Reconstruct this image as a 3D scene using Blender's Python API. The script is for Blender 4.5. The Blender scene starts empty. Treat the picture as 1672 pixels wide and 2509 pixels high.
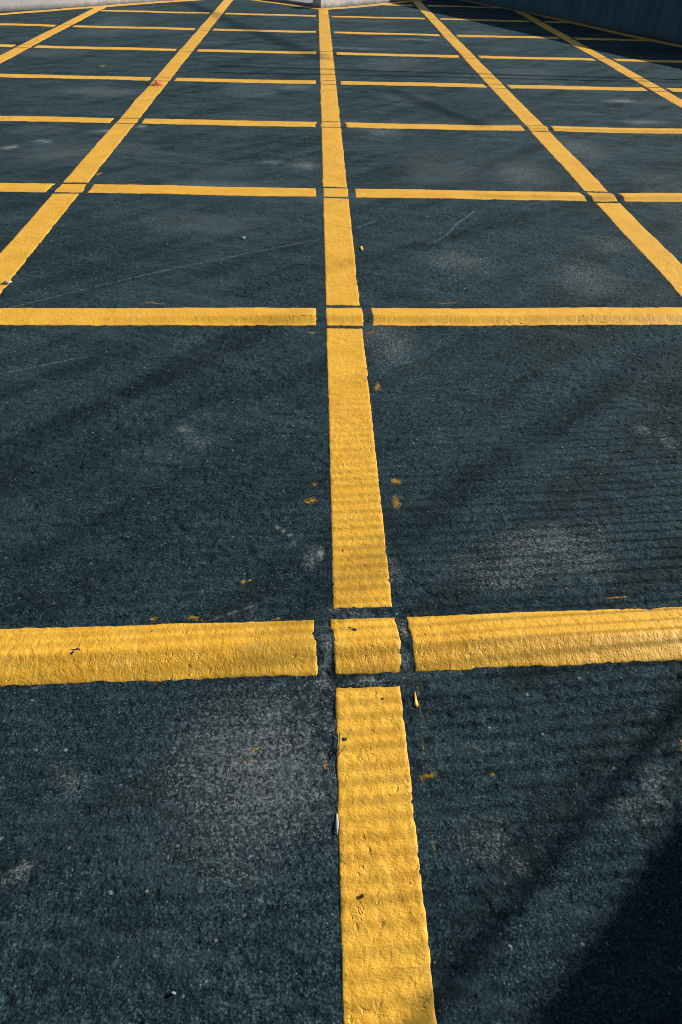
import bpy, bmesh, math, random
import numpy as np
from mathutils import Matrix, Vector

random.seed(7)
S = 1.6                                   # metres per grid cell of the hatching
SUN_EL, SUN_AZ = math.radians(24), math.radians(18)   # azimuth from +X towards +Y
C = bpy.context.scene.collection
sc = bpy.context.scene; sc.render.engine = "CYCLES"

# ------------------------------------------------------------------ noise
def _hash(ix, iy, seed):
    h = (ix.astype(np.int64) * 374761393 + iy.astype(np.int64) * 668265263 + seed * 1274126177) & 0xFFFFFFFF
    h = ((h ^ (h >> 13)) * 1274126177) & 0xFFFFFFFF
    h = h ^ (h >> 16)
    return (h & 0xFFFFFF) / float(0xFFFFFF)

def vnoise(x, y, seed):                    # value noise in -1..1
    x = np.asarray(x, float); y = np.asarray(y, float)
    ix = np.floor(x); iy = np.floor(y); fx = x - ix; fy = y - iy
    fx = fx * fx * fx * (fx * (fx * 6 - 15) + 10); fy = fy * fy * fy * (fy * (fy * 6 - 15) + 10)
    a = _hash(ix, iy, seed); b = _hash(ix + 1, iy, seed); c = _hash(ix, iy + 1, seed); d = _hash(ix + 1, iy + 1, seed)
    return ((a * (1 - fx) + b * fx) * (1 - fy) + (c * (1 - fx) + d * fx) * fy) * 2 - 1

def sstep(a, b, x):
    t = np.clip((np.asarray(x, float) - a) / (b - a), 0, 1)
    return t * t * (3 - 2 * t)

# ------------------------------------------------------------------ the layout of the hatching (grid units)
VX = {-2: -2.089, -1: -0.976, 0: 0.0, 1: 1.0127, 2: 1.992}
HL = {0: (-0.022, 0.030), 1: (1.022, 0.018), 2: (2.017, 0.0), 3: (3.021, 0.0), 4: (4.008, 0.0),
      5: (5.002, 0.0), 6: (5.984, 0.0), 7: (6.975, 0.0), 8: (7.993, 0.0)}
def hy(j, x): return HL[j][0] + HL[j][1] * x
HW_V, HW_H, GAP = 0.0465, 0.0488, 0.0215

def ridge(x, y):
    """low ridges in the asphalt that the nearest crosswise lines are painted over (metres)"""
    xu = x / S; yu = y / S
    z = np.zeros_like(np.asarray(xu, float))
    amp = {0: np.ones_like(xu) * 0.024,
           1: 0.0150 * sstep(-0.75, -0.15, xu),
           2: 0.0125 * sstep(0.45, 0.6, xu),
           3: 0.011 * sstep(0.85, 1.05, xu)}
    crest = {0: -0.16, 1: -0.24, 2: -0.30, 3: -0.34}
    lo = {0: -1.03, 1: -0.76, 2: -0.74, 3: -0.74}
    for j, a in amp.items():
        t = (yu - hy(j, xu)) / HW_H
        c, l = crest[j], lo[j]
        near = np.clip((t - l) / (c - l), 0, 1); far = np.clip((1.12 - t) / (1.12 - c), 0, 1)
        p = np.minimum(near, far)
        p = np.where(p > 0.92, 0.92 + 0.08 * (1 - (1 - np.clip((p - 0.92) / 0.08, 0, 1)) ** 2) * 0.5, p)
        z = z + a * p
    return z

def hs(x, y):
    """smooth ground height in metres"""
    return (ridge(x, y) + 0.0032 * vnoise(x / 0.55, y / 0.55, 3) + 0.0012 * vnoise(x / 0.16, y / 0.16, 4))

def micro(x, y):
    m = (0.0011 * vnoise(x / 0.055, y / 0.055, 5) + 0.0017 * vnoise(x / 0.021, y / 0.021, 6)
         + 0.0016 * vnoise(x / 0.0105, y / 0.0105, 8))
    rough = 0.6 + 0.6 * sstep(-0.3, 0.6, vnoise(x / 0.4, y / 0.4, 9))
    rough = rough * (1 + 0.45 * sstep(0.25, 0.6, x) * sstep(0.9, -0.1, y))
    return np.clip(m * rough, -0.006, 0.0012)

# ------------------------------------------------------------------ materials
def new_mat(name):
    m = bpy.data.materials.new(name); m.use_nodes = True
    nt = m.node_tree; nt.nodes.clear()
    out = nt.nodes.new('ShaderNodeOutputMaterial'); b = nt.nodes.new('ShaderNodeBsdfPrincipled')
    nt.links.new(b.outputs[0], out.inputs[0])
    return m, nt, b

class N:
    def __init__(s, nt): s.nt = nt
    def node(s, t, **kw):
        n = s.nt.nodes.new(t)
        for k, v in kw.items(): setattr(n, k, v)
        return n
    def link(s, a, b): s.nt.links.new(a, b)
    def noise(s, vec, scale, detail=2, rough=0.5, dist=0.0):
        n = s.node('ShaderNodeTexNoise'); s.link(vec, n.inputs['Vector'])
        n.inputs['Scale'].default_value = scale; n.inputs['Detail'].default_value = detail
        n.inputs['Roughness'].default_value = rough; n.inputs['Distortion'].default_value = dist
        return n.outputs['Fac']
    def voro(s, vec, scale, feature='F1', out='Distance'):
        n = s.node('ShaderNodeTexVoronoi', feature=feature); s.link(vec, n.inputs['Vector']); n.inputs['Scale'].default_value = scale
        return n.outputs[out]
    def ramp(s, fac, a, b):                # linear map a..b -> 0..1, clamped
        n = s.node('ShaderNodeMapRange'); s.link(fac, n.inputs['Value'])
        n.inputs['From Min'].default_value = a; n.inputs['From Max'].default_value = b
        return n.outputs['Result']
    def math(s, op, a, b=None):
        n = s.node('ShaderNodeMath', operation=op)
        for i, v in enumerate((a, b)):
            if v is None: continue
            if isinstance(v, (int, float)): n.inputs[i].default_value = v
            else: s.link(v, n.inputs[i])
        return n.outputs[0]
    def mix(s, fac, a, b, blend='MIX'):
        n = s.node('ShaderNodeMix', data_type='RGBA', blend_type=blend)
        if isinstance(fac, (int, float)): n.inputs[0].default_value = fac
        else: s.link(fac, n.inputs[0])
        for sock, v in ((n.inputs[6], a), (n.inputs[7], b)):
            if isinstance(v, tuple): sock.default_value = (*v, 1)
            else: s.link(v, sock)
        return n.outputs[2]
    def mapping(s, vec, scale):
        n = s.node('ShaderNodeMapping'); s.link(vec, n.inputs['Vector']); n.inputs['Scale'].default_value = scale
        return n.outputs[0]
    def bump(s, height, dist, strength=1.0, normal=None):
        n = s.node('ShaderNodeBump'); s.link(height, n.inputs['Height'])
        n.inputs['Distance'].default_value = dist; n.inputs['Strength'].default_value = strength
        if normal is not None: s.link(normal, n.inputs['Normal'])
        return n.outputs[0]
    def attr(s, name):
        return s.node('ShaderNodeAttribute', attribute_name=name).outputs['Fac']
    def pos(s): return s.node('ShaderNodeNewGeometry').outputs['Position']

def asphalt_material():
    m, nt, b = new_mat('asphalt'); n = N(nt); p = n.pos()
    dust, yel, wht = n.attr('dust'), n.attr('yellow'), n.attr('scratch')
    fine = n.noise(p, 150, 3, 0.7)
    mid = n.noise(p, 46, 3, 0.6)
    broad = n.noise(p, 1.7, 5, 0.62)
    K = lambda v: (v * 0.38, v * 0.88, v * 1.12)
    # aggregate: light and dark grains at several sizes
    g = None
    for sc_, lo, hi, amp in ((260, 0.38, 0.62, 0.70), (150, 0.38, 0.62, 0.45), (64, 0.36, 0.64, 0.20), (26, 0.34, 0.66, 0.15), (9, 0.34, 0.66, 0.14)):
        f = n.math('ADD', n.math('MULTIPLY', n.ramp(n.noise(p, sc_, 1, 0.5), lo, hi), 2 * amp), 1.0 - amp)
        g = f if g is None else n.math('MULTIPLY', g, f)
    gm = n.node('ShaderNodeMapRange'); n.link(g, gm.inputs['Value']); gm.inputs['From Max'].default_value = 4.0
    c = n.mix(gm.outputs[0], (0.0042, 0.0160, 0.0230), (0.124, 0.236, 0.276))
    c = n.mix(n.math('MULTIPLY', n.ramp(broad, 0.46, 0.74), 0.36), c, n.mix(gm.outputs[0], (0.017, 0.037, 0.045), (0.140, 0.215, 0.24)))
    # darker diagonal bands and darker patches
    diag = n.node('ShaderNodeMapping'); n.link(p, diag.inputs['Vector']); diag.inputs['Rotation'].default_value = (0, 0, -0.75)
    c = n.mix(n.math('MULTIPLY', n.ramp(n.noise(n.mapping(diag.outputs[0], (0.55, 4.0, 1.0)), 1.5, 3, 0.5), 0.46, 0.64), 0.50), c, K(0.012))
    c = n.mix(n.math('MULTIPLY', n.ramp(n.noise(p, 3.1, 4, 0.6), 0.52, 0.70), 0.35), c, K(0.014))
    # pale stones in the aggregate
    vs = n.voro(p, 135, out='Color'); sep = n.node('ShaderNodeSeparateColor'); n.link(vs, sep.inputs[0])
    vd = n.voro(p, 135)
    thr = n.math('MULTIPLY', n.ramp(sep.outputs[0], 0.80, 0.92), n.math('SUBTRACT', 1.0, n.ramp(n.math('ADD', vd, n.math('MULTIPLY', fine, 0.3)), 0.30, 0.46)))
    c = n.mix(n.math('MULTIPLY', thr, 0.85), c, (0.26, 0.29, 0.30))
    vs2 = n.voro(p, 52, out='Color'); sep2 = n.node('ShaderNodeSeparateColor'); n.link(vs2, sep2.inputs[0])
    vd2 = n.voro(p, 52)
    thr2 = n.math('MULTIPLY', n.ramp(sep2.outputs[1], 0.925, 0.955), n.math('SUBTRACT', 1.0, n.ramp(n.math('ADD', vd2, n.math('MULTIPLY', fine, 0.5)), 0.34, 0.46)))
    c = n.mix(n.math('MULTIPLY', thr2, 0.85), c, (0.40, 0.43, 0.43))
    # pale dust and scuffs: worn grains showing light
    dn = n.noise(p, 140, 4, 0.8)
    dm = n.ramp(n.math('ADD', dn, n.math('MULTIPLY', dust, 0.145)), 0.57, 0.69)
    dm = n.math('MULTIPLY', dm, n.ramp(dust, 0.0, 0.3))
    c = n.mix(n.math('MULTIPLY', dm, 0.88), c, (0.34, 0.37, 0.38))
    c = n.mix(n.math('MULTIPLY', n.ramp(dust, 0.75, 1.3), n.ramp(dn, 0.38, 0.6)), c, (0.42, 0.44, 0.44))
    c = n.mix(n.math('MULTIPLY', n.ramp(dust, 0.0, 1.0), 0.17), c, (0.20, 0.225, 0.23))
    # long directional scuff streaks
    sxyz = n.node('ShaderNodeSeparateXYZ'); n.link(p, sxyz.inputs[0]); yy_ = sxyz.outputs[1]
    st = n.noise(n.mapping(p, (1.2, 6.0, 1.0)), 1.7, 8, 0.78, 0.9)
    c = n.mix(n.math('MULTIPLY', n.math('MULTIPLY', n.ramp(st, 0.50, 0.68), n.ramp(yy_, 1.5, 4.0)), 0.55), c, (0.105, 0.165, 0.185))
    rot = n.node('ShaderNodeMapping'); n.link(p, rot.inputs['Vector']); rot.inputs['Rotation'].default_value = (0, 0, 0.35)
    st2 = n.noise(n.mapping(rot.outputs[0], (0.8, 7.0, 1.0)), 1.3, 8, 0.78, 0.6)
    c = n.mix(n.math('MULTIPLY', n.ramp(st2, 0.51, 0.66), 0.36), c, (0.105, 0.165, 0.185))
    # overspray and scratches
    ym = n.ramp(n.math('ADD', n.math('MULTIPLY', dn, 0.9), n.math('MULTIPLY', yel, 0.55)), 0.66, 0.90)
    c = n.mix(n.math('MULTIPLY', ym, n.ramp(yel, 0.02, 0.2)), c, (0.72, 0.40, 0.035))
    wm = n.math('MULTIPLY', n.ramp(wht, 0.15, 0.8), n.ramp(n.noise(p, 70, 3, 0.7), 0.38, 0.62))
    c = n.mix(n.math('MULTIPLY', wm, 0.55), c, (0.42, 0.43, 0.42))
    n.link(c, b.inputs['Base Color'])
    b.inputs['Roughness'].default_value = 0.85
    b.inputs['Specular IOR Level'].default_value = 0.08
    nb = n.bump(n.noise(p, 95, 5, 0.85), 0.024)
    nb = n.bump(vd, 0.002, 0.6, nb)
    nb = n.bump(n.ramp(n.noise(p, 52, 3, 0.6), 0.30, 0.43), 0.012, 1.0, nb)
    n.link(nb, b.inputs['Normal'])
    return m

def paint_material(name, bright, dark, wear):
    m, nt, b = new_mat(name); n = N(nt); p = n.pos()
    uv = n.node('ShaderNodeUVMap', uv_map='UVMap').outputs[0]
    warp = n.noise(p, 9, 2)
    rip = n.noise(n.mapping(uv, (120, 62, 1)), 1.0, 3, 0.6, 1.2)
    rip2 = n.noise(n.mapping(uv, (60, 26, 1)), 1.0, 2, 0.5, 0.6)
    lumps = n.noise(p, 80, 4, 0.68)
    broad = n.noise(p, 7, 4, 0.6)
    c = n.mix(n.ramp(broad, 0.35, 0.7), bright, dark)
    c = n.mix(n.math('MULTIPLY', n.ramp(n.noise(p, 33, 4, 0.6), 0.55, 0.75), 0.35), c, wear)
    c = n.mix(n.math('MULTIPLY', n.ramp(n.noise(p, 17, 5, 0.7), 0.60, 0.78), 0.3), c, (0.70, 0.50, 0.26))
    spk = n.voro(p, 75, out='Color'); sep = n.node('ShaderNodeSeparateColor'); n.link(spk, sep.inputs[0])
    sd = n.voro(p, 75)
    sm = n.math('MULTIPLY', n.ramp(sep.outputs[0], 0.982, 0.99), n.math('SUBTRACT', 1.0, n.ramp(sd, 0.12, 0.24)))
    c = n.mix(sm, c, (0.10, 0.06, 0.03))
    grime = n.ramp(n.noise(p, 130, 4, 0.7), 0.66, 0.8)
    c = n.mix(n.math('MULTIPLY', grime, 0.35), c, (0.45, 0.24, 0.05))
    n.link(c, b.inputs['Base Color'])
    b.inputs['Roughness'].default_value = 0.5
    b.inputs['Specular IOR Level'].default_value = 0.3
    nb = n.bump(rip, 0.0015)
    nb = n.bump(rip2, 0.0016, 0.7, nb)
    nb = n.bump(lumps, 0.0032, 0.8, nb)
    wv = n.node('ShaderNodeVectorMath', operation='ADD'); n.link(p, wv.inputs[0]); nv = n.node('ShaderNodeTexNoise'); n.link(p, nv.inputs['Vector']); nv.inputs['Scale'].default_value = 70; nv.inputs['Detail'].default_value = 3
    sc2 = n.node('ShaderNodeVectorMath', operation='SCALE'); n.link(nv.outputs['Color'], sc2.inputs[0]); sc2.inputs['Scale'].default_value = 0.035; n.link(sc2.outputs[0], wv.inputs[1])
    pits = n.ramp(n.voro(wv.outputs[0], 55), 0.05, 0.32)
    pm = n.ramp(n.noise(p, 11, 3), 0.50, 0.62)
    pit_h = n.math('ADD', n.math('MULTIPLY', pits, pm), n.math('SUBTRACT', 1.0, pm))
    nb = n.bump(pit_h, 0.0026, 0.8, nb)
    n.link(nb, b.inputs['Normal'])
    return m

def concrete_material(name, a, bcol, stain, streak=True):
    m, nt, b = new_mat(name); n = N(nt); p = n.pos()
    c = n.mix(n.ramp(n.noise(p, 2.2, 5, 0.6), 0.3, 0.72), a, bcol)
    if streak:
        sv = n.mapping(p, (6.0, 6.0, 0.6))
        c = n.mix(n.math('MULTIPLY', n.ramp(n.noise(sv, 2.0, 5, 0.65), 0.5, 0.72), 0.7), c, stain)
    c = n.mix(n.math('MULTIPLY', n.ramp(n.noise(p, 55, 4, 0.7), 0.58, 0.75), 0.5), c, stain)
    # darker along the foot, with a ragged upper edge
    sepz = n.node('ShaderNodeSeparateXYZ'); n.link(p, sepz.inputs[0])
    foot = n.math('SUBTRACT', 1.0, n.ramp(n.math('ADD', sepz.outputs[2], n.math('MULTIPLY', n.noise(p, 9, 4, 0.7), -0.09)), -0.04, 0.02))
    c = n.mix(n.math('MULTIPLY', foot, 0.75), c, (0.05, 0.055, 0.055))
    n.link(c, b.inputs['Base Color']); b.inputs['Roughness'].default_value = 0.9
    n.link(n.bump(n.noise(p, 60, 5, 0.7), 0.006, 0.7), b.inputs['Normal'])
    return m

def plain_material(name, a, bcol, rough=0.6, metal=0.0, scale=20):
    m, nt, b = new_mat(name); n = N(nt)
    co = n.node('ShaderNodeTexCoord').outputs['Object']
    n.link(n.mix(n.ramp(n.noise(co, scale, 4), 0.35, 0.68), a, bcol), b.inputs['Base Color'])
    b.inputs['Roughness'].default_value = rough; b.inputs['Metallic'].default_value = metal
    return m

M_ASPH = asphalt_material()
M_YEL = paint_material('yellow_paint', (0.83, 0.452, 0.046), (0.72, 0.355, 0.026), (0.78, 0.49, 0.12))
M_YELF = paint_material('yellow_border_paint', (0.78, 0.42, 0.055), (0.66, 0.33, 0.04), (0.72, 0.46, 0.16))
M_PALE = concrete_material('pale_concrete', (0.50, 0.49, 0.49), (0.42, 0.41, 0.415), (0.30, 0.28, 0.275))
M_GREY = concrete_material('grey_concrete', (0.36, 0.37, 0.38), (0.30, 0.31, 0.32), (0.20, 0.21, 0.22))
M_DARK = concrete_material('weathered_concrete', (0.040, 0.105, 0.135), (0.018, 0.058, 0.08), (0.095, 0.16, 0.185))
M_STEEL = plain_material('galvanised_steel', (0.30, 0.31, 0.32), (0.22, 0.23, 0.24), 0.5, 0.7)

# ------------------------------------------------------------------ object helpers
def tag(o, label=None, cat=None, group=None, kind=None):
    if label: o['label'] = label
    if cat: o['category'] = cat
    if group: o['group'] = group
    if kind: o['kind'] = kind
    return o

def thing(name, label, cat, loc=(0, 0, 0), group=None):
    o = bpy.data.objects.new(name, None); C.objects.link(o); o.location = loc; o.empty_display_size = 0.1
    return tag(o, label, cat, group)

def mesh_obj(name, verts, quads, mat, parent=None, smooth=True, uv=None):
    verts = np.asarray(verts, np.float32); quads = np.asarray(quads, np.int32)
    me = bpy.data.meshes.new(name)
    me.vertices.add(len(verts)); me.vertices.foreach_set('co', verts.ravel())
    k = quads.shape[1]
    me.loops.add(quads.size); me.loops.foreach_set('vertex_index', quads.ravel())
    me.polygons.add(len(quads)); me.polygons.foreach_set('loop_start', np.arange(0, quads.size, k, dtype=np.int32))
    me.update(calc_edges=True)
    me.polygons.foreach_set('use_smooth', np.full(len(quads), smooth, bool))
    if uv is not None:
        l = me.uv_layers.new(name='UVMap'); l.data.foreach_set('uv', np.asarray(uv, np.float32)[quads.ravel()].ravel())
    me.materials.append(mat); me.validate()
    o = bpy.data.objects.new(name, me); C.objects.link(o)
    if parent is not None:
        o.parent = parent; o.location = -parent.location
    return o

def grid_quads(n, m):
    i, j = np.meshgrid(np.arange(n - 1), np.arange(m - 1), indexing='ij')
    a = (i * m + j).ravel()
    return np.stack([a, a + m, a + m + 1, a + 1], 1)

def bm_obj(name, bm, mat, parent=None, smooth=False, bevel=0.0):
    if bevel:
        bmesh.ops.bevel(bm, geom=list(bm.edges), offset=bevel, segments=2, affect='EDGES', profile=0.6)
    bmesh.ops.recalc_face_normals(bm, faces=bm.faces)
    me = bpy.data.meshes.new(name); bm.to_mesh(me); bm.free()
    for f in me.polygons: f.use_smooth = smooth
    me.materials.append(mat)
    o = bpy.data.objects.new(name, me); C.objects.link(o)
    if parent is not None:
        o.parent = parent; o.location = -parent.location
    return o

# ------------------------------------------------------------------ ground
def axis(step, lo, hi):
    a = [lo]
    while a[-1] < hi: a.append(a[-1] + step(a[-1]))
    return np.array(a)

def build_ground():
    ys = axis(lambda y: max(0.004, 0.0023 * math.hypot(y + 0.96, 1.3)), -0.95, 15.0)
    def xstep(x): return 0.0045 if x < 1.25 else min(0.05, 0.0045 + (x - 1.25) * 0.02)
    xr = axis(xstep, 0.0, 8.0)
    xs = np.concatenate([-xr[:0:-1], xr])
    far = np.array([9, 11, 14, 20, 32, 60, 120.])
    xs = np.concatenate([-far[::-1], xs, far])
    ys = np.concatenate([np.array([-120, -60, -30, -15, -8, -4, -2.5, -1.6, -1.2, -1.05]), ys, np.array([16, 18, 22, 30, 50, 120.])])
    X, Y = np.meshgrid(xs, ys, indexing='ij'); x = X.ravel(); y = Y.ravel()
    z = hs(x, y) + micro(x, y)
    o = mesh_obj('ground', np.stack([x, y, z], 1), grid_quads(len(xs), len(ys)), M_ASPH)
    tag(o, 'dark blue-grey asphalt of the parking lot', None, None, 'structure')
    me = o.data
    # stains that belong to the asphalt itself
    wx = x + 0.03 * vnoise(x / 0.07, y / 0.07, 21) + 0.012 * vnoise(x / 0.025, y / 0.025, 22)
    wy = y + 0.03 * vnoise(x / 0.07, y / 0.07, 23) + 0.012 * vnoise(x / 0.025, y / 0.025, 24)
    dust = np.zeros_like(x)
    for cx, cy, rx, ry, a in DUST:
        k = min(1.0, min(rx, ry) / 0.05)
        px = x + (wx - x) * k; py = y + (wy - y) * k
        dust = np.maximum(dust, a * np.exp(-(((px - cx) / rx) ** 2 + ((py - cy) / ry) ** 2) * 1.1))
    dust = np.maximum(dust, 0.30 * sstep(0.35, 0.9, vnoise(x / 0.7, y / 0.45, 31)) * sstep(0.6, 2.6, y))
    yel = np.zeros_like(x)
    for cx, cy, rx, ry in YEL:
        rx = max(rx * 1.3, 0.007); ry = max(ry * 1.3, 0.006)
        yel = np.maximum(yel, 0.74 * np.exp(-(((0.6 * x + 0.4 * wx - cx) / rx) ** 2 + ((0.6 * y + 0.4 * wy - cy) / ry) ** 2)))
    scr = np.zeros_like(x)
    def line(arr, x1, y1, x2, y2, w, amp):
        dx, dy = x2 - x1, y2 - y1; L = math.hypot(dx, dy)
        t = np.clip(((x - x1) * dx + (y - y1) * dy) / L ** 2, 0, 1)
        sag = 0.02 * L * np.sin(t * math.pi)
        d = np.hypot(x - x1 - t * dx + sag * dy / L, y - y1 - t * dy - sag * dx / L)
        return np.maximum(arr, amp * np.exp(-(d / w) ** 2))
    for l in LINE_W: scr = line(scr, *l, 0.0045 * max(1, l[1] * 0.7), 0.75)
    for l in LINE_Y: yel = line(yel, *l, 0.0035, 0.5)
    for nme, arr in (('dust', dust), ('yellow', yel), ('scratch', scr)):
        at = me.attributes.new(nme, 'FLOAT', 'POINT'); at.data.foreach_set('value', arr.astype(np.float32))
    return o

DUST = [(-0.228, -0.33, 0.20, 0.19, .85), (-0.254, -0.45, 0.16, 0.12, .55), (-0.098, -0.057, 0.015, 0.075, .9), (-0.094, -0.145, 0.025, 0.021, .9),
        (0.005, -0.14, 0.059, 0.013, .9), (0.092, -0.003, 0.014, 0.039, 1), (0.086, -0.095, 0.014, 0.03, 1), (-0.106, 0.262, 0.014, 0.02, 1.5),
        (-0.209, 0.345, 0.009, 0.009, 1.3), (-0.19, 0.33, 0.008, 0.007, 1.3), (-0.225, 0.36, 0.007, 0.007, 1.2), (-0.18, 0.30, 0.008, 0.01, 1.1), (-0.13, 0.25, 0.02, 0.03, .8),
        (0.513, 0.294, 0.16, 0.07, .75), (0.40, 0.20, 0.17, 0.07, .6), (0.6, 0.24, 0.08, 0.06, .6), (-0.54, 0.818, 0.03, 0.03, .95), (-0.49, 0.76, 0.05, 0.03, .6), (0.98, 0.837, 0.03, 0.03, .75), (1.05, 0.76, 0.02, 0.05, .7),
        (-2.198, 4.056, 0.05, 0.05, 1.3), (-2.041, 4.208, 0.065, 0.05, 1.2), (-1.66, 4.502, 0.12, 0.05, 1.1), (-1.441, 4.668, 0.038, 0.05, 1.2),
        (-0.191, 3.757, 0.114, 0.08, .9), (-0.422, 3.821, 0.086, 0.06, .8), (-0.708, 3.289, 0.35, 0.14, .65), (1.226, 3.649, 0.204, 0.30, .6),
        (1.79, 4.294, 0.197, 0.35, .6), (2.656, 5.874, 0.15, 0.09, 1.1), (2.575, 5.112, 0.18, 0.07, .9), (2.205, 6.423, 0.352, 0.12, .7),
        (0.184, 1.405, 0.104, 0.2, .6), (1.167, 2.042, 0.17, 0.205, .55), (-1.793, 3.957, 0.426, 0.25, .45), (-0.654, -0.518, 0.025, 0.02, .9),
        (0.255, -0.525, 0.02, 0.015, .7), (0.259, 8.389, 0.5, 0.08, .7), (1.88, 9.453, 0.353, 0.06, .8), (1.111, 9.159, 0.45, 0.07, .8),
        (-0.302, 6.169, 0.241, 0.12, .7), (-2.002, 5.817, 0.37, 0.2, .6), (0.392, 4.677, 0.201, 0.2, .6), (1.416, 2.478, 0.14, 0.122, .5),
        (0.574, 2.228, 0.174, 0.137, .5), (0.053, 0.28, 0.017, 0.103, .8), (0.09, 0.2, 0.02, 0.05, .8), (-0.037, 0.06, 0.075, 0.014, .7),
        (-0.62, -0.36, 0.05, 0.04, .45), (0.5, -0.43, 0.05, 0.03, .45), (0.2, -0.47, 0.05, 0.05, .45), (0.57, -0.38, 0.03, 0.03, .7)]
YEL = [(-0.137, 0.466, 0.017, 0.014), (-0.128, 0.554, 0.010, 0.010), (0.12, 0.568, 0.016, 0.016), (0.121, 0.46, 0.018, 0.03), (0.109, 1.086, 0.008, 0.03),
       (0.117, 1.504, 0.02, 0.008), (-0.136, 1.489, 0.02, 0.010), (-0.303, 0.163, 0.008, 0.007), (0.119, -0.357, 0.018, 0.006), (0.242, -0.351, 0.006, 0.003),
       (0.646, 0.107, 0.04, 0.004), (0.445, 1.775, 0.10, 0.006), (-0.821, 1.756, 0.05, 0.006), (0.656, -0.297, 0.006, 0.022), (-0.219, 0.039, 0.009, 0.006),
       (-0.409, 0.041, 0.018, 0.005), (-0.515, 0.049, 0.008, 0.006), (-0.239, -0.294, 0.003, 0.004), (-0.251, -0.316, 0.003, 0.004), (-1.456, 3.503, 0.015, 0.04),
       (-0.096, -0.337, 0.006, 0.008), (-0.287, 0.17, 0.005, 0.006), (-2.25, 7.0, 0.03, 0.04)]
LINE_Y = [(-0.118, -0.28, -0.09, -0.337), (0.202, -0.29, 0.232, -0.307), (0.112, -0.13, 0.1, -0.372), (0.096, -0.423, 0.106, -0.518)]
LINE_W = [(-1.435, 1.666, -0.081, 2.498), (-0.754, -0.152, -0.27, 0.087), (-0.278, 0.046, -0.262, 0.09), (0.097, 2.645, 0.207, 2.759),
          (0.786, 2.94, 0.656, 2.75), (0.656, 2.75, 0.57, 2.569), (0.57, 2.569, 0.461, 2.434), (-1.261, 1.161, -0.982, 1.288)]
ground = build_ground()

# ------------------------------------------------------------------ painted lines
_seed = [100]
def stroke(name, pts, hw, parent, mat=M_YEL, thick=0.0014, across=None, lift=0.0, rough=1.0):
    """one brushed-on stroke: centre line pts (metres), half width hw; ragged edges, rounded thick rim, draped on the ground.
    across: end cut direction (defaults to square)"""
    _seed[0] += 1; sd = _seed[0]
    P = np.asarray(pts, float); seg = np.diff(P, axis=0); sl = np.hypot(seg[:, 0], seg[:, 1]); cum = np.concatenate([[0], np.cumsum(sl)]); L = cum[-1]
    mid = P.mean(0); D = min(math.hypot(math.hypot(q[0], q[1] + 0.96), 1.3) for q in (P[0], P[-1], mid))
    st = max(0.0042, 0.0030 * D)
    e = 0.0013
    def prm(length, s):
        n = max(5, int(length / s)); a = np.linspace(0, length, n + 1)
        rim = np.array([e, 2.2 * e, 4 * e])
        inner = a[(a > 5 * e) & (a < length - 5 * e)]
        return np.concatenate([[0], rim, inner, length - rim[::-1], [length]])
    T = prm(L, st); W = prm(2 * hw, min(st, hw / 8))
    cx = np.interp(T, cum, P[:, 0]); cy = np.interp(T, cum, P[:, 1])
    tx = np.gradient(cx, T); ty = np.gradient(cy, T); ln = np.hypot(tx, ty); tx /= ln; ty /= ln
    TT, WW = np.meshgrid(T, W, indexing='ij')
    sN = WW / (2 * hw)                                       # 0..1 across, left to right
    amp = rough * np.clip(0.0009 + 0.0003 * D, 0, 0.0024)
    def edge(t, k):
        fine = vnoise(t / 0.0085, t * 0 + k, sd) * 0.6 + vnoise(t / 0.045, t * 0 + k, sd + 1000) * 0.4 + vnoise(t / 0.3, t * 0 + k, sd + 3000) * 0.5
        lump = sstep(0.55, 0.75, vnoise(t / 0.11, t * 0 + k, sd + 2000)) * 1.8
        return amp * (fine + lump)
    el = edge(T, 1)[:, None]; er = edge(T, 5)[:, None]
    w = (WW - hw) + (sN - 0.5) * 0 - el * (1 - sN) + er * sN
    e0 = edge(W, 9)[None, :]; e1 = edge(W, 13)[None, :]
    tn = TT / L
    dt = 2.0 * (-e0 * (1 - tn) ** 8 + e1 * tn ** 8)
    x = cx[:, None] + w * ty[:, None] + dt * tx[:, None]
    y = cy[:, None] - w * tx[:, None] + dt * ty[:, None]
    dedge = np.minimum(np.minimum(TT, L - TT), np.minimum(WW, 2 * hw - WW))
    prof = np.where(dedge <= 1e-6, -1.2, 0.35 + 0.65 * sstep(0, 5 * e, dedge)) + 0.13 * np.exp(-((dedge - 6 * e) / (3 * e)) ** 2)
    z = hs(x, y) + lift + thick * prof + np.where(dedge > 1e-6, 1, 0) * (0.30 * micro(x, y) + 0.0005 * vnoise(x / 0.03, y / 0.03, 77) + 0.0003 * vnoise(x / 0.012, y / 0.012, 78))
    V = np.stack([x.ravel(), y.ravel(), z.ravel()], 1)
    uv = np.stack([TT.ravel(), WW.ravel() + sd * 0.37], 1)
    q = grid_quads(len(T), len(W))[:, ::-1]
    # keep faces up
    o = mesh_obj(name, V, q, mat, parent, True, uv)
    if o.data.polygons[len(q) // 2].normal.z < 0: o.data.flip_normals()
    return o

def u2m(*p): return [(a * S, b * S) for a, b in p]

# borders first so that the lines know where to stop (grid units)
B_LEFT = [(-4.6, 4.76), (-2.786, 6.54), (-2.292, 7.075), (-1.523, 7.782), (-1.0, 8.24)]
B_MID = [(-0.95, 8.32), (-0.686, 8.075), (-0.008, 7.452), (0.45, 7.862), (1.02, 8.445), (1.28, 8.72)]
B_RIGHT = [(1.33, 9.05), (2.088, 7.643), (2.52, 6.428), (2.847, 5.703), (4.2, 3.1)]
def y_on(border, x): return float(np.interp(x, [p[0] for p in border], [p[1] for p in border]))
def x_on(border, y):
    s = sorted(border, key=lambda p: p[1]); return float(np.interp(y, [p[1] for p in s], [p[0] for p in s]))

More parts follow.
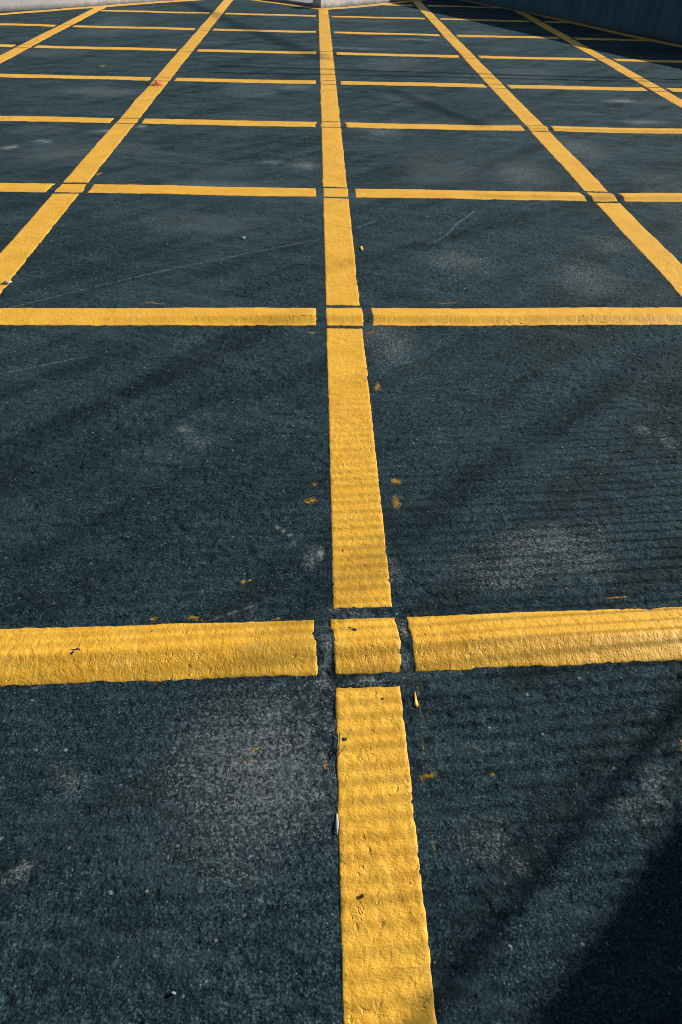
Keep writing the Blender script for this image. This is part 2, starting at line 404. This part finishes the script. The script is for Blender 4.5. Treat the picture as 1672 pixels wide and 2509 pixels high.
V_LABEL = {
    0: 'straight yellow line running away from the camera, ending at the grey kerb corner',
    -1: 'slanting yellow line with a red leaf lying on it',
    -2: 'yellow line cutting across the far left corner up to the long grey kerb wall',
    1: 'slanting yellow line right of the middle one, ending at the sunlit kerb',
    2: 'yellow line that passes from sun into the shade of the dark wall'}
H_LABEL = {
    0: 'nearest crosswise yellow line, broad, with thick lumpy paint and a wavy edge',
    1: 'second-nearest crosswise yellow line, level across the picture, darker along its near half',
    2: 'third-nearest crosswise yellow line, pale on the left and ridged on the right',
    3: 'fourth-nearest crosswise yellow line, crossing the slanting line below the red leaf',
    4: 'fifth-nearest crosswise yellow line, crossing the slanting line right behind the red leaf',
    5: 'sixth-nearest crosswise yellow line, third one counted forward from the kerb corner',
    6: 'thin far crosswise yellow line, second one in front of the kerb corner',
    7: 'thin far crosswise yellow line, first one in front of the kerb corner',
    8: 'farthest crosswise yellow line, a short stretch between sunlit kerb and dark wall'}
V_TOP = {-2: y_on(B_LEFT, VX[-2]) - 0.02, -1: 8.25, 0: 7.415, 1: y_on(B_MID, VX[1]) - 0.02, 2: y_on(B_RIGHT, VX[2]) - 0.03}

vthing, hthing = {}, {}
for i in VX:
    vthing[i] = thing('painted_line', V_LABEL[i], 'road marking', (VX[i] * S, 0, 0), 'lengthwise yellow lines')
for j in HL:
    hthing[j] = thing('painted_line', H_LABEL[j], 'road marking', (0, hy(j, 0) * S, 0), 'crosswise yellow lines')

def crossing(i, j):
    """is there a square of paint where line i and line j cross?"""
    return (hy(j, VX[i]) + HW_H + 0.03 < V_TOP[i]) and (i, j) != (-2, 7)

for i, x in VX.items():
    js = [j for j in HL if crossing(i, j)]
    g = GAP * 0.95
    ends = []
    lo = -0.95 if i == 0 else -0.6
    for j in js:
        c = hy(j, x); gj = GAP * (1.0 if j < 1 else 0.75 if j < 3 else 0.5)
        ends.append((lo, c - HW_H - gj)); lo = c + HW_H + gj
        # the square itself
        stroke('crossing_patch', u2m((x - HW_V, c - HL[j][1] * HW_V), (x + HW_V, c + HL[j][1] * HW_V)), HW_H * S, vthing[i])
    ends.append((lo, V_TOP[i]))
    for a, b in ends:
        if b - a > 0.01:
            xt = lambda y: x
            stroke('stroke', u2m((x, a), (x, b)), HW_V * S, vthing[i])

for j in HL:
    yc = HL[j][0]
    xl, xr = -2.6, 2.6
    if yc > 4.9: xl = max(xl if yc < 5.5 else -4, x_on(B_LEFT, yc) + 0.03)
    if yc > 4.9: xr = x_on(B_RIGHT, yc) - 0.02
    if j == 0: xl, xr = -1.6, 1.6
    if j == 8: xl = x_on(B_MID[2:], yc) + 0.04
    if j == 7: xl = -2.03
    cuts = [VX[i] for i in VX if crossing(i, j) and xl < VX[i] < xr]
    a = xl
    for k, c in enumerate(cuts + [None]):
        g = HW_V + GAP * (1.25 if j else 1.35)
        b = xr if c is None else c - g
        if b - a > 0.02:
            stroke('stroke', u2m((a, hy(j, a)), (b, hy(j, b))), HW_H * S, hthing[j])
        if c is not None: a = c + g - (0.008 if j == 0 else 0)

def border(label, pts, hw):
    t = tag(stroke('border_line', u2m(*pts), hw * S, None, M_YELF, lift=0.0018, rough=0.8), label, 'road marking', 'yellow border lines along the walls')
    return t
border('yellow border line along the foot of the long grey kerb wall at far left', B_LEFT, 0.044)
border('V-shaped yellow border line bending round the kerb corner at the far end', B_MID, 0.046)
border('yellow border line in shade along the foot of the dark wall', B_RIGHT, 0.047)

# ------------------------------------------------------------------ walls, kerb, pavement
def wall_prism(line, thick, height, z0=-0.05, side=1, rough=0.006, step=0.12):
    """upright slab along a polyline (metres), thickness to the given side, slightly uneven face and top"""
    P = np.asarray(line, float); seg = np.hypot(*np.diff(P, axis=0).T); cum = np.concatenate([[0], np.cumsum(seg)])
    T = np.linspace(0, cum[-1], max(2, int(cum[-1] / step)) + 1)
    cx = np.interp(T, cum, P[:, 0]); cy = np.interp(T, cum, P[:, 1])
    tx = np.gradient(cx, T); ty = np.gradient(cy, T); l = np.hypot(tx, ty); nx, ny = -ty / l * side, tx / l * side
    bm = bmesh.new(); rings = []
    bv = 0.012
    for k in range(len(T)):
        w = rough * float(vnoise(T[k] / 0.6, side * 3.3, 55))
        prof = [(w, z0), (w, 0.1), (w * 0.5, height - bv), (bv, height), (thick - bv, height), (thick, height - bv), (thick, z0)]
        rings.append([bm.verts.new((cx[k] + nx[k] * d, cy[k] + ny[k] * d, z)) for d, z in prof])
    for r0, r1 in zip(rings, rings[1:]):
        for a in range(len(r0)):
            b = (a + 1) % len(r0); bm.faces.new((r0[a], r0[b], r1[b], r1[a]))
    bm.faces.new(rings[0]); bm.faces.new(rings[-1][::-1])
    return bm

left_wall = tag(bm_obj('concrete_wall', wall_prism(u2m((-4.72, 4.98), (-2.856, 6.722), (-2.22, 7.225), (-1.534, 7.85), (-0.98, 8.36)), 0.2, 0.55, side=1), M_PALE),
                'sunlit pale grey concrete wall along the far left border line', 'wall')
KA, KB = (-0.022, 7.528), (1.42, 8.86)
kerb = thing('concrete_kerb', 'sunlit pale concrete kerb block with a dark square end at the line corner', 'kerb', (KA[0] * S, KA[1] * S, 0))
bm = wall_prism(u2m(KA, KB), 0.19, 0.17, side=1, rough=0.002)
bm_obj('kerb_body', bm, M_PALE, kerb)
bm = bmesh.new()
d = Vector((KB[0] - KA[0], KB[1] - KA[1])).normalized(); nrm = Vector((-d.y, d.x))
for off, zz in ((0.055, 0.125), (0.14, 0.07)):               # bolt holes' caps in the end face
    c = Vector(KA) * S + nrm * off - d * 0.004
    r = bmesh.ops.create_cone(bm, cap_ends=True, segments=14, radius1=0.009, radius2=0.007, depth=0.012)
    rotm = Vector((-d.x, -d.y, 0)).to_track_quat('Z', 'Y').to_matrix().to_4x4()
    bmesh.ops.transform(bm, matrix=Matrix.Translation((c.x, c.y, zz)) @ rotm, verts=r['verts'])
bm_obj('bolt', bm, M_STEEL, kerb)

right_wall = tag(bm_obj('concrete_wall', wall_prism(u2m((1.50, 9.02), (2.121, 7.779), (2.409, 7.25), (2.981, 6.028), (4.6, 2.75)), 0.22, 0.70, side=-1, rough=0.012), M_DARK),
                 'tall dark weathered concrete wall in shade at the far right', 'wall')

# pale pavement behind the left arm of the V-shaped border
pv = u2m((-0.10, 7.62), (-0.72, 8.20), (-1.0, 8.46), (-0.9, 10.5), (1.5, 10.2), (1.40, 8.98), (0.05, 7.73))
bm = bmesh.new(); vs = [bm.verts.new((x, y, 0.045)) for x, y in pv]; f = bm.faces.new(vs)
ex = bmesh.ops.extrude_face_region(bm, geom=[f]); bmesh.ops.translate(bm, verts=[v for v in ex['geom'] if isinstance(v, bmesh.types.BMVert)], vec=(0, 0, -0.09))
tag(bm_obj('pavement', bm, M_GREY, bevel=0.004), 'pale concrete pavement beyond the yellow border', None, None, 'structure')

# ------------------------------------------------------------------ small things lying on the ground
def hz(x, y, extra=0.0): return float(hs(np.array([x]), np.array([y]))[0]) + extra

def leaf_thing(x, y):
    m = plain_material('red_leaf', (0.62, 0.07, 0.045), (0.45, 0.03, 0.02), 0.6, 0, 60)
    t = thing('maple_leaf', 'small red maple leaf lying on the slanting yellow line', 'leaf', (x, y, hz(x, y, 0.006)))
    pts = []
    lobes = [(90, 1.0), (38, 0.9), (142, 0.9), (-12, 0.62), (192, 0.62)]
    ang = sorted(lobes)
    for k, (a, r) in enumerate(ang):
        for da, rr in ((-13, .55), (-7, .72), (0, 1.0), (7, .72), (13, .55)): pts.append((a + da, r * rr))
        nxt = ang[(k + 1) % len(ang)][0] + (360 if k == len(ang) - 1 else 0)
        pts.append(((a + nxt) / 2, 0.32 if nxt - a < 100 else 0.16))
    bm = bmesh.new(); R = 0.085; c0 = bm.verts.new((0, 0, 0.006)); vs = []
    for a, r in pts:
        xx = R * r * math.cos(math.radians(a)); yy = R * r * math.sin(math.radians(a))
        vs.append(bm.verts.new((xx, yy, 0.004 + 0.022 * r * r * (0.6 + 0.5 * math.sin(math.radians(a) * 2.0 + .6)))))
    for a, b in zip(vs, vs[1:] + vs[:1]): bm.faces.new((c0, a, b))
    o = bm_obj('blade', bm, m, t, True); o.location = (0, 0, 0); o.rotation_euler = (0.15, 0.1, 0.5)
    sol = o.modifiers.new('thickness', 'SOLIDIFY'); sol.thickness = 0.0006
    ms = plain_material('leaf_stalk', (0.22, 0.05, 0.03), (0.14, 0.03, 0.02), 0.7)
    sk = tube('stalk', [(0, 0, 0.006), (-0.012, -0.03, 0.008), (-0.045, -0.05, 0.012), (-0.075, -0.052, 0.006)], 0.0016, ms, t); sk.location = (0, 0, 0)

def tube(name, pts, r, mat, parent=None, sides=8, r_end=None):
    bm = bmesh.new(); rings = []
    n = len(pts)
    for k, p in enumerate(pts):
        a = Vector(pts[max(0, k - 1)]); b = Vector(pts[min(n - 1, k + 1)]); q = (b - a).normalized().to_track_quat('Z', 'Y')
        rr = r if r_end is None else r + (r_end - r) * k / (n - 1)
        rings.append([bm.verts.new(Vector(p) + q @ Vector((rr * math.cos(2 * math.pi * s / sides), rr * math.sin(2 * math.pi * s / sides), 0))) for s in range(sides)])
    for r0, r1 in zip(rings, rings[1:]):
        for s in range(sides): bm.faces.new((r0[s], r0[(s + 1) % sides], r1[(s + 1) % sides], r1[s]))
    bm.faces.new(rings[0][::-1]); bm.faces.new(rings[-1])
    return bm_obj(name, bm, mat, parent, True)

def pebble(name, label, cat, x, y, size, mat, up=0.004, group=None, seed=1):
    rnd = random.Random(seed); bm = bmesh.new(); bmesh.ops.create_icosphere(bm, subdivisions=3, radius=1.0)
    a, b, c = size
    for v in bm.verts:
        k = 1 + 0.22 * float(vnoise(v.co.x * 1.4 + seed, v.co.y * 1.4 + v.co.z, 40 + seed)) + 0.1 * float(vnoise(v.co.x * 3 + v.co.z, v.co.y * 3 + seed, 60))
        v.co = Vector((v.co.x * a * k, v.co.y * b * k, v.co.z * c * k))
    o = bm_obj(name, bm, mat, None, True); o.location = (x, y, hz(x, y, up)); o.rotation_euler = (0, 0, rnd.uniform(0, 6))
    return tag(o, label, cat, group)

def flake(name, label, cat, outline, x, y, mat, up, curl=0.004, group=None):
    """thin curled chip of paint"""
    bm = bmesh.new(); cx = sum(p[0] for p in outline) / len(outline); cy = sum(p[1] for p in outline) / len(outline)
    c = bm.verts.new((cx, cy, 0)); vs = [bm.verts.new((px, py, curl * random.uniform(0.2, 1) * 0.5)) for px, py in outline]
    for a, b in zip(vs, vs[1:] + vs[:1]): bm.faces.new((c, a, b))
    o = bm_obj(name, bm, mat, None, True); o.location = (x, y, hz(x, y, up))
    s = o.modifiers.new('thickness', 'SOLIDIFY'); s.thickness = 0.0016
    return tag(o, label, cat, group)

leaf_thing(-1.553, 6.133)
M_WHITE = plain_material('white_chip', (0.42, 0.43, 0.42), (0.32, 0.33, 0.33), 0.8)
M_STONE = plain_material('dark_stone', (0.035, 0.03, 0.035), (0.02, 0.02, 0.025), 0.6, 0, 200)
M_TWIG = plain_material('twig_bark', (0.06, 0.04, 0.03), (0.03, 0.02, 0.018), 0.8)
pebble('pebble', 'tiny dark pebble lying on the near end of the straight yellow line', 'pebble', -0.034, -0.573, (0.0028, 0.0038, 0.0028), M_STONE, 0.0035, seed=3)
pebble('pebble', 'small white pebble left of the straight line behind the second-nearest crosswise line', 'pebble', -0.488, 2.484, (0.011, 0.008, 0.006), M_WHITE, 0.004, seed=5)
pebble('pebble', 'small white pebble on bare asphalt at the bottom left of the photo', 'pebble', -0.345, -0.708, (0.0022, 0.0036, 0.002), M_WHITE, 0.003, seed=8)
flake('paint_chip', 'white chip sticking out of the left edge of the straight yellow line', 'paint chip',
      [(-.001, -.018), (.002, -.019), (.0045, .0), (.003, .018), (.001, .020), (-.001, .010), (-.002, -.006)], -0.0775, -0.448, M_WHITE, 0.0015)
flake('paint_chip', 'white chip at the edge of the slanting line, by the left picture edge', 'paint chip',
      [(-.02, -.008), (.012, -.012), (.02, .004), (.004, .012), (-.016, .008)], -1.487, 1.92, M_WHITE, 0.006)
flake('paint_fleck', 'loose curl of yellow paint right of the crossing of the nearest lines', 'paint fleck',
      [(-.001, .022), (.001, .016), (.002, .002), (.004, -.012), (.001, -.019), (-.004, -.016), (-.0062, -.010), (-.0025, -.006), (-.0015, .006)], 0.105, -0.183, M_YEL, 0.0012, 0.003)
flake('paint_fleck', 'small yellow paint drop just right of the straight line, behind the second-nearest crosswise line', 'paint fleck',
      [(-.006, .03), (.006, .024), (.008, -.012), (.002, -.03), (-.008, -.01)], 0.113, 2.366, M_YEL, 0.002, 0.003)
tg = tube('twig', [(-0.0665, -0.262, hz(-0.066, -0.262, .007)), (-0.068, -0.285, hz(-0.068, -0.285, .0075)), (-0.0715, -0.312, hz(-0.0715, -0.312, .0068))], 0.0009, M_TWIG, None, 6)
tag(tg, 'longer of two thin dark twigs on the left side of the straight yellow line', 'twig')
tg = tube('twig', [(-0.056, -0.292, hz(-0.056, -0.292, .007)), (-0.064, -0.303, hz(-0.064, -0.303, .0075)), (-0.071, -0.3125, hz(-0.071, -0.3125, .009))], 0.0008, M_TWIG, None, 6)
tag(tg, 'shorter slanting dark twig crossing the longer twig on the straight yellow line', 'twig')

# ------------------------------------------------------------------ unseen objects added outside the picture on the right to shade the lot
COT = 1 / math.tan(SUN_EL)
def lift_to(px, py, h):
    """the point at height h whose shadow falls on (px, py)"""
    return (px + h * COT * math.cos(SUN_AZ), py + h * COT * math.sin(SUN_AZ), h)

# unseen picket fence added so its bars throw the fine bands over the near lines
COT_ = 1 / math.tan(SUN_EL)
fence = thing('shadow_fence', 'unseen picket fence added right of the picture to stripe the near ground', 'fence', (1.8, 0.2, 0))
bm = bmesh.new(); FX = 1.8; y = -1.75
def add_box(bm, x0, x1, y0, y1, z0, z1):
    vs = [bm.verts.new((x, y, z)) for z in (z0, z1) for x, y in ((x0, y0), (x1, y0), (x1, y1), (x0, y1))]
    for f in ((0, 3, 2, 1), (4, 5, 6, 7), (0, 1, 5, 4), (1, 2, 6, 5), (2, 3, 7, 6), (3, 0, 4, 7)): bm.faces.new([vs[i] for i in f])
LEAN = COT_ * (math.sin(SUN_AZ) - math.cos(SUN_AZ) * math.tan(math.radians(4)))   # lean set so the picket shadows run almost crosswise
k = 0
while y < 1.3:
    ph = 1.35 + 0.8 * random.random(); r = 0.0025 * (1 - 0.6 * float(sstep(0.2, 1.3, y))) * random.uniform(0.8, 1.15); yy = y + random.uniform(-0.004, 0.004)
    vs = []
    for z in (0.0, ph):
        vs.append([bm.verts.new((FX + r * math.cos(a), yy + LEAN * z + r * math.sin(a), z)) for a in (0.3, 1.87, 3.44, 5.01)])
    for a in range(4): bm.faces.new((vs[0][a], vs[0][(a + 1) % 4], vs[1][(a + 1) % 4], vs[1][a]))
    bm.faces.new(vs[1]); y += 0.036
bm_obj('pickets', bm, M_STEEL, fence)
bm = bmesh.new(); add_box(bm, FX - 0.012, FX + 0.012, -1.8, 1.32, 0.0, 0.03)
bm_obj('rail', bm, M_STEEL, fence)

# unseen near wall added with handrail: its top edge draws the dark wedge in the near right corner
H1 = 1.5
a = lift_to(0.225, -0.735, H1); b = lift_to(0.555, -0.455, H1)
dx, dy = b[0] - a[0], b[1] - a[1]
A = (a[0] - dx * 6, a[1] - dy * 6); B = (a[0] + dx * 5, a[1] + dy * 5)
tag(bm_obj('concrete_wall', wall_prism([A, B], 0.2, H1, side=-1), M_GREY), 'unseen concrete wall added beyond the picture to shade the corner, topped by a handrail', 'wall')
hr = tube('handrail', [(A[0], A[1], 1.62), (B[0], B[1], 1.62)], 0.010, M_STEEL, None, 12)
tag(hr, 'unseen steel handrail added over the near wall for its shadow streak', 'handrail')

def overhead(name, label, p1, p2, h1, h2, r, cat='cable', ext=1.0, group=None):
    q1 = Vector(lift_to(*p1, h1)); q2 = Vector(lift_to(*p2, h2)); d = q2 - q1
    pts = [q1 - d * ext + d * (1 + 2 * ext) * k / 24 for k in range(25)]
    return tag(tube(name, [tuple(p) for p in pts], r, M_STEEL, None, 10), label, cat, group)
overhead('unseen_cable', 'upper of two thick cables strung over the far lot', (0.14, 7.05), (3.65, 6.93), 1.9, 1.9, 0.016, ext=0.35)
overhead('unseen_cable', 'lower of two thick cables strung over the far lot', (0.13, 6.79), (3.72, 6.80), 1.8, 1.8, 0.016, ext=0.35)
cabs = thing('unseen_cable', 'four unseen cables added high over the near lot to cast diagonal shadows', 'cable', (6, 3, 0))  # separate cables, added only for their soft diagonal shadows
for (p1, p2, h, r) in (((-1.06, 0.62), (-0.62, 1.16), 4.6, .010), ((-0.95, 0.15), (-0.55, 0.46), 4.8, .009), ((0.16, 0.30), (0.76, 0.88), 4.4, .010), ((0.40, 2.40), (1.40, 3.05), 4.2, .008)):
    q1 = Vector(lift_to(*p1, h)); q2 = Vector(lift_to(*p2, h)); dd = q2 - q1
    tube('cable', [tuple(q1 - dd * 0.9 + dd * 2.8 * k / 12 + Vector((0, 0, 0.05 * math.sin(k * math.pi / 12)))) for k in range(13)], r, M_STEEL, cabs, 8)
overhead('shadow_pipe', 'unseen steel pipe added high over the lot to cast a long diagonal shadow', (-2.15, 12.24), (-0.14, 7.81), 5.5, 5.5, 0.026, 'pipe', 0.05)  # added pipes standing in for unknown casters of the far diagonal shadows
overhead('shadow_pipe', 'short unseen steel pipe added over the lot to cast a faint diagonal shadow', (0.61, 6.02), (1.16, 4.97), 4.2, 4.2, 0.02, 'pipe', 0.1)

# ------------------------------------------------------------------ light
w = bpy.data.worlds.new('World'); sc.world = w; w.use_nodes = True
nt = w.node_tree; bg = nt.nodes['Background']; sky = nt.nodes.new('ShaderNodeTexSky'); sky.sky_type = 'NISHITA'
sky.sun_disc = False; sky.sun_elevation = SUN_EL; sky.sun_rotation = math.pi / 2 - SUN_AZ
nt.links.new(sky.outputs[0], bg.inputs[0]); bg.inputs[1].default_value = 0.055
sun = bpy.data.lights.new('sun', 'SUN'); sun.energy = 5.0; sun.angle = math.radians(0.5); sun.color = (1.0, 0.95, 0.86)
so = bpy.data.objects.new('sun', sun); C.objects.link(so)
sd = Vector((math.cos(SUN_EL) * math.cos(SUN_AZ), math.cos(SUN_EL) * math.sin(SUN_AZ), math.sin(SUN_EL)))
so.rotation_euler = sd.to_track_quat('Z', 'Y').to_euler(); so.location = sd * 30

# ------------------------------------------------------------------ camera
cam = bpy.data.cameras.new('camera'); co = bpy.data.objects.new('camera', cam); C.objects.link(co)
R = Matrix(((0.9993364561408717, 0.0019096722683744904, -0.03637307492680486), (-0.02789111780483155, 0.6823732047513626, -0.730471693486443),
            (0.02342505016858165, 0.7310014791976706, 0.681973683095922)))
co.matrix_world = Matrix.Translation((-0.11348787855021943, -0.961849409634929, 1.2953248853598434)) @ R.to_4x4()
cam.sensor_fit = 'HORIZONTAL'; cam.sensor_width = 36; cam.lens = 34.816; cam.clip_start = 0.02; cam.clip_end = 1000
sc.camera = co
sc.cycles.filter_width = 1.0
vs = sc.view_settings; vs.view_transform = 'Standard'; vs.look = 'None'; vs.exposure = 0.6; vs.gamma = 1
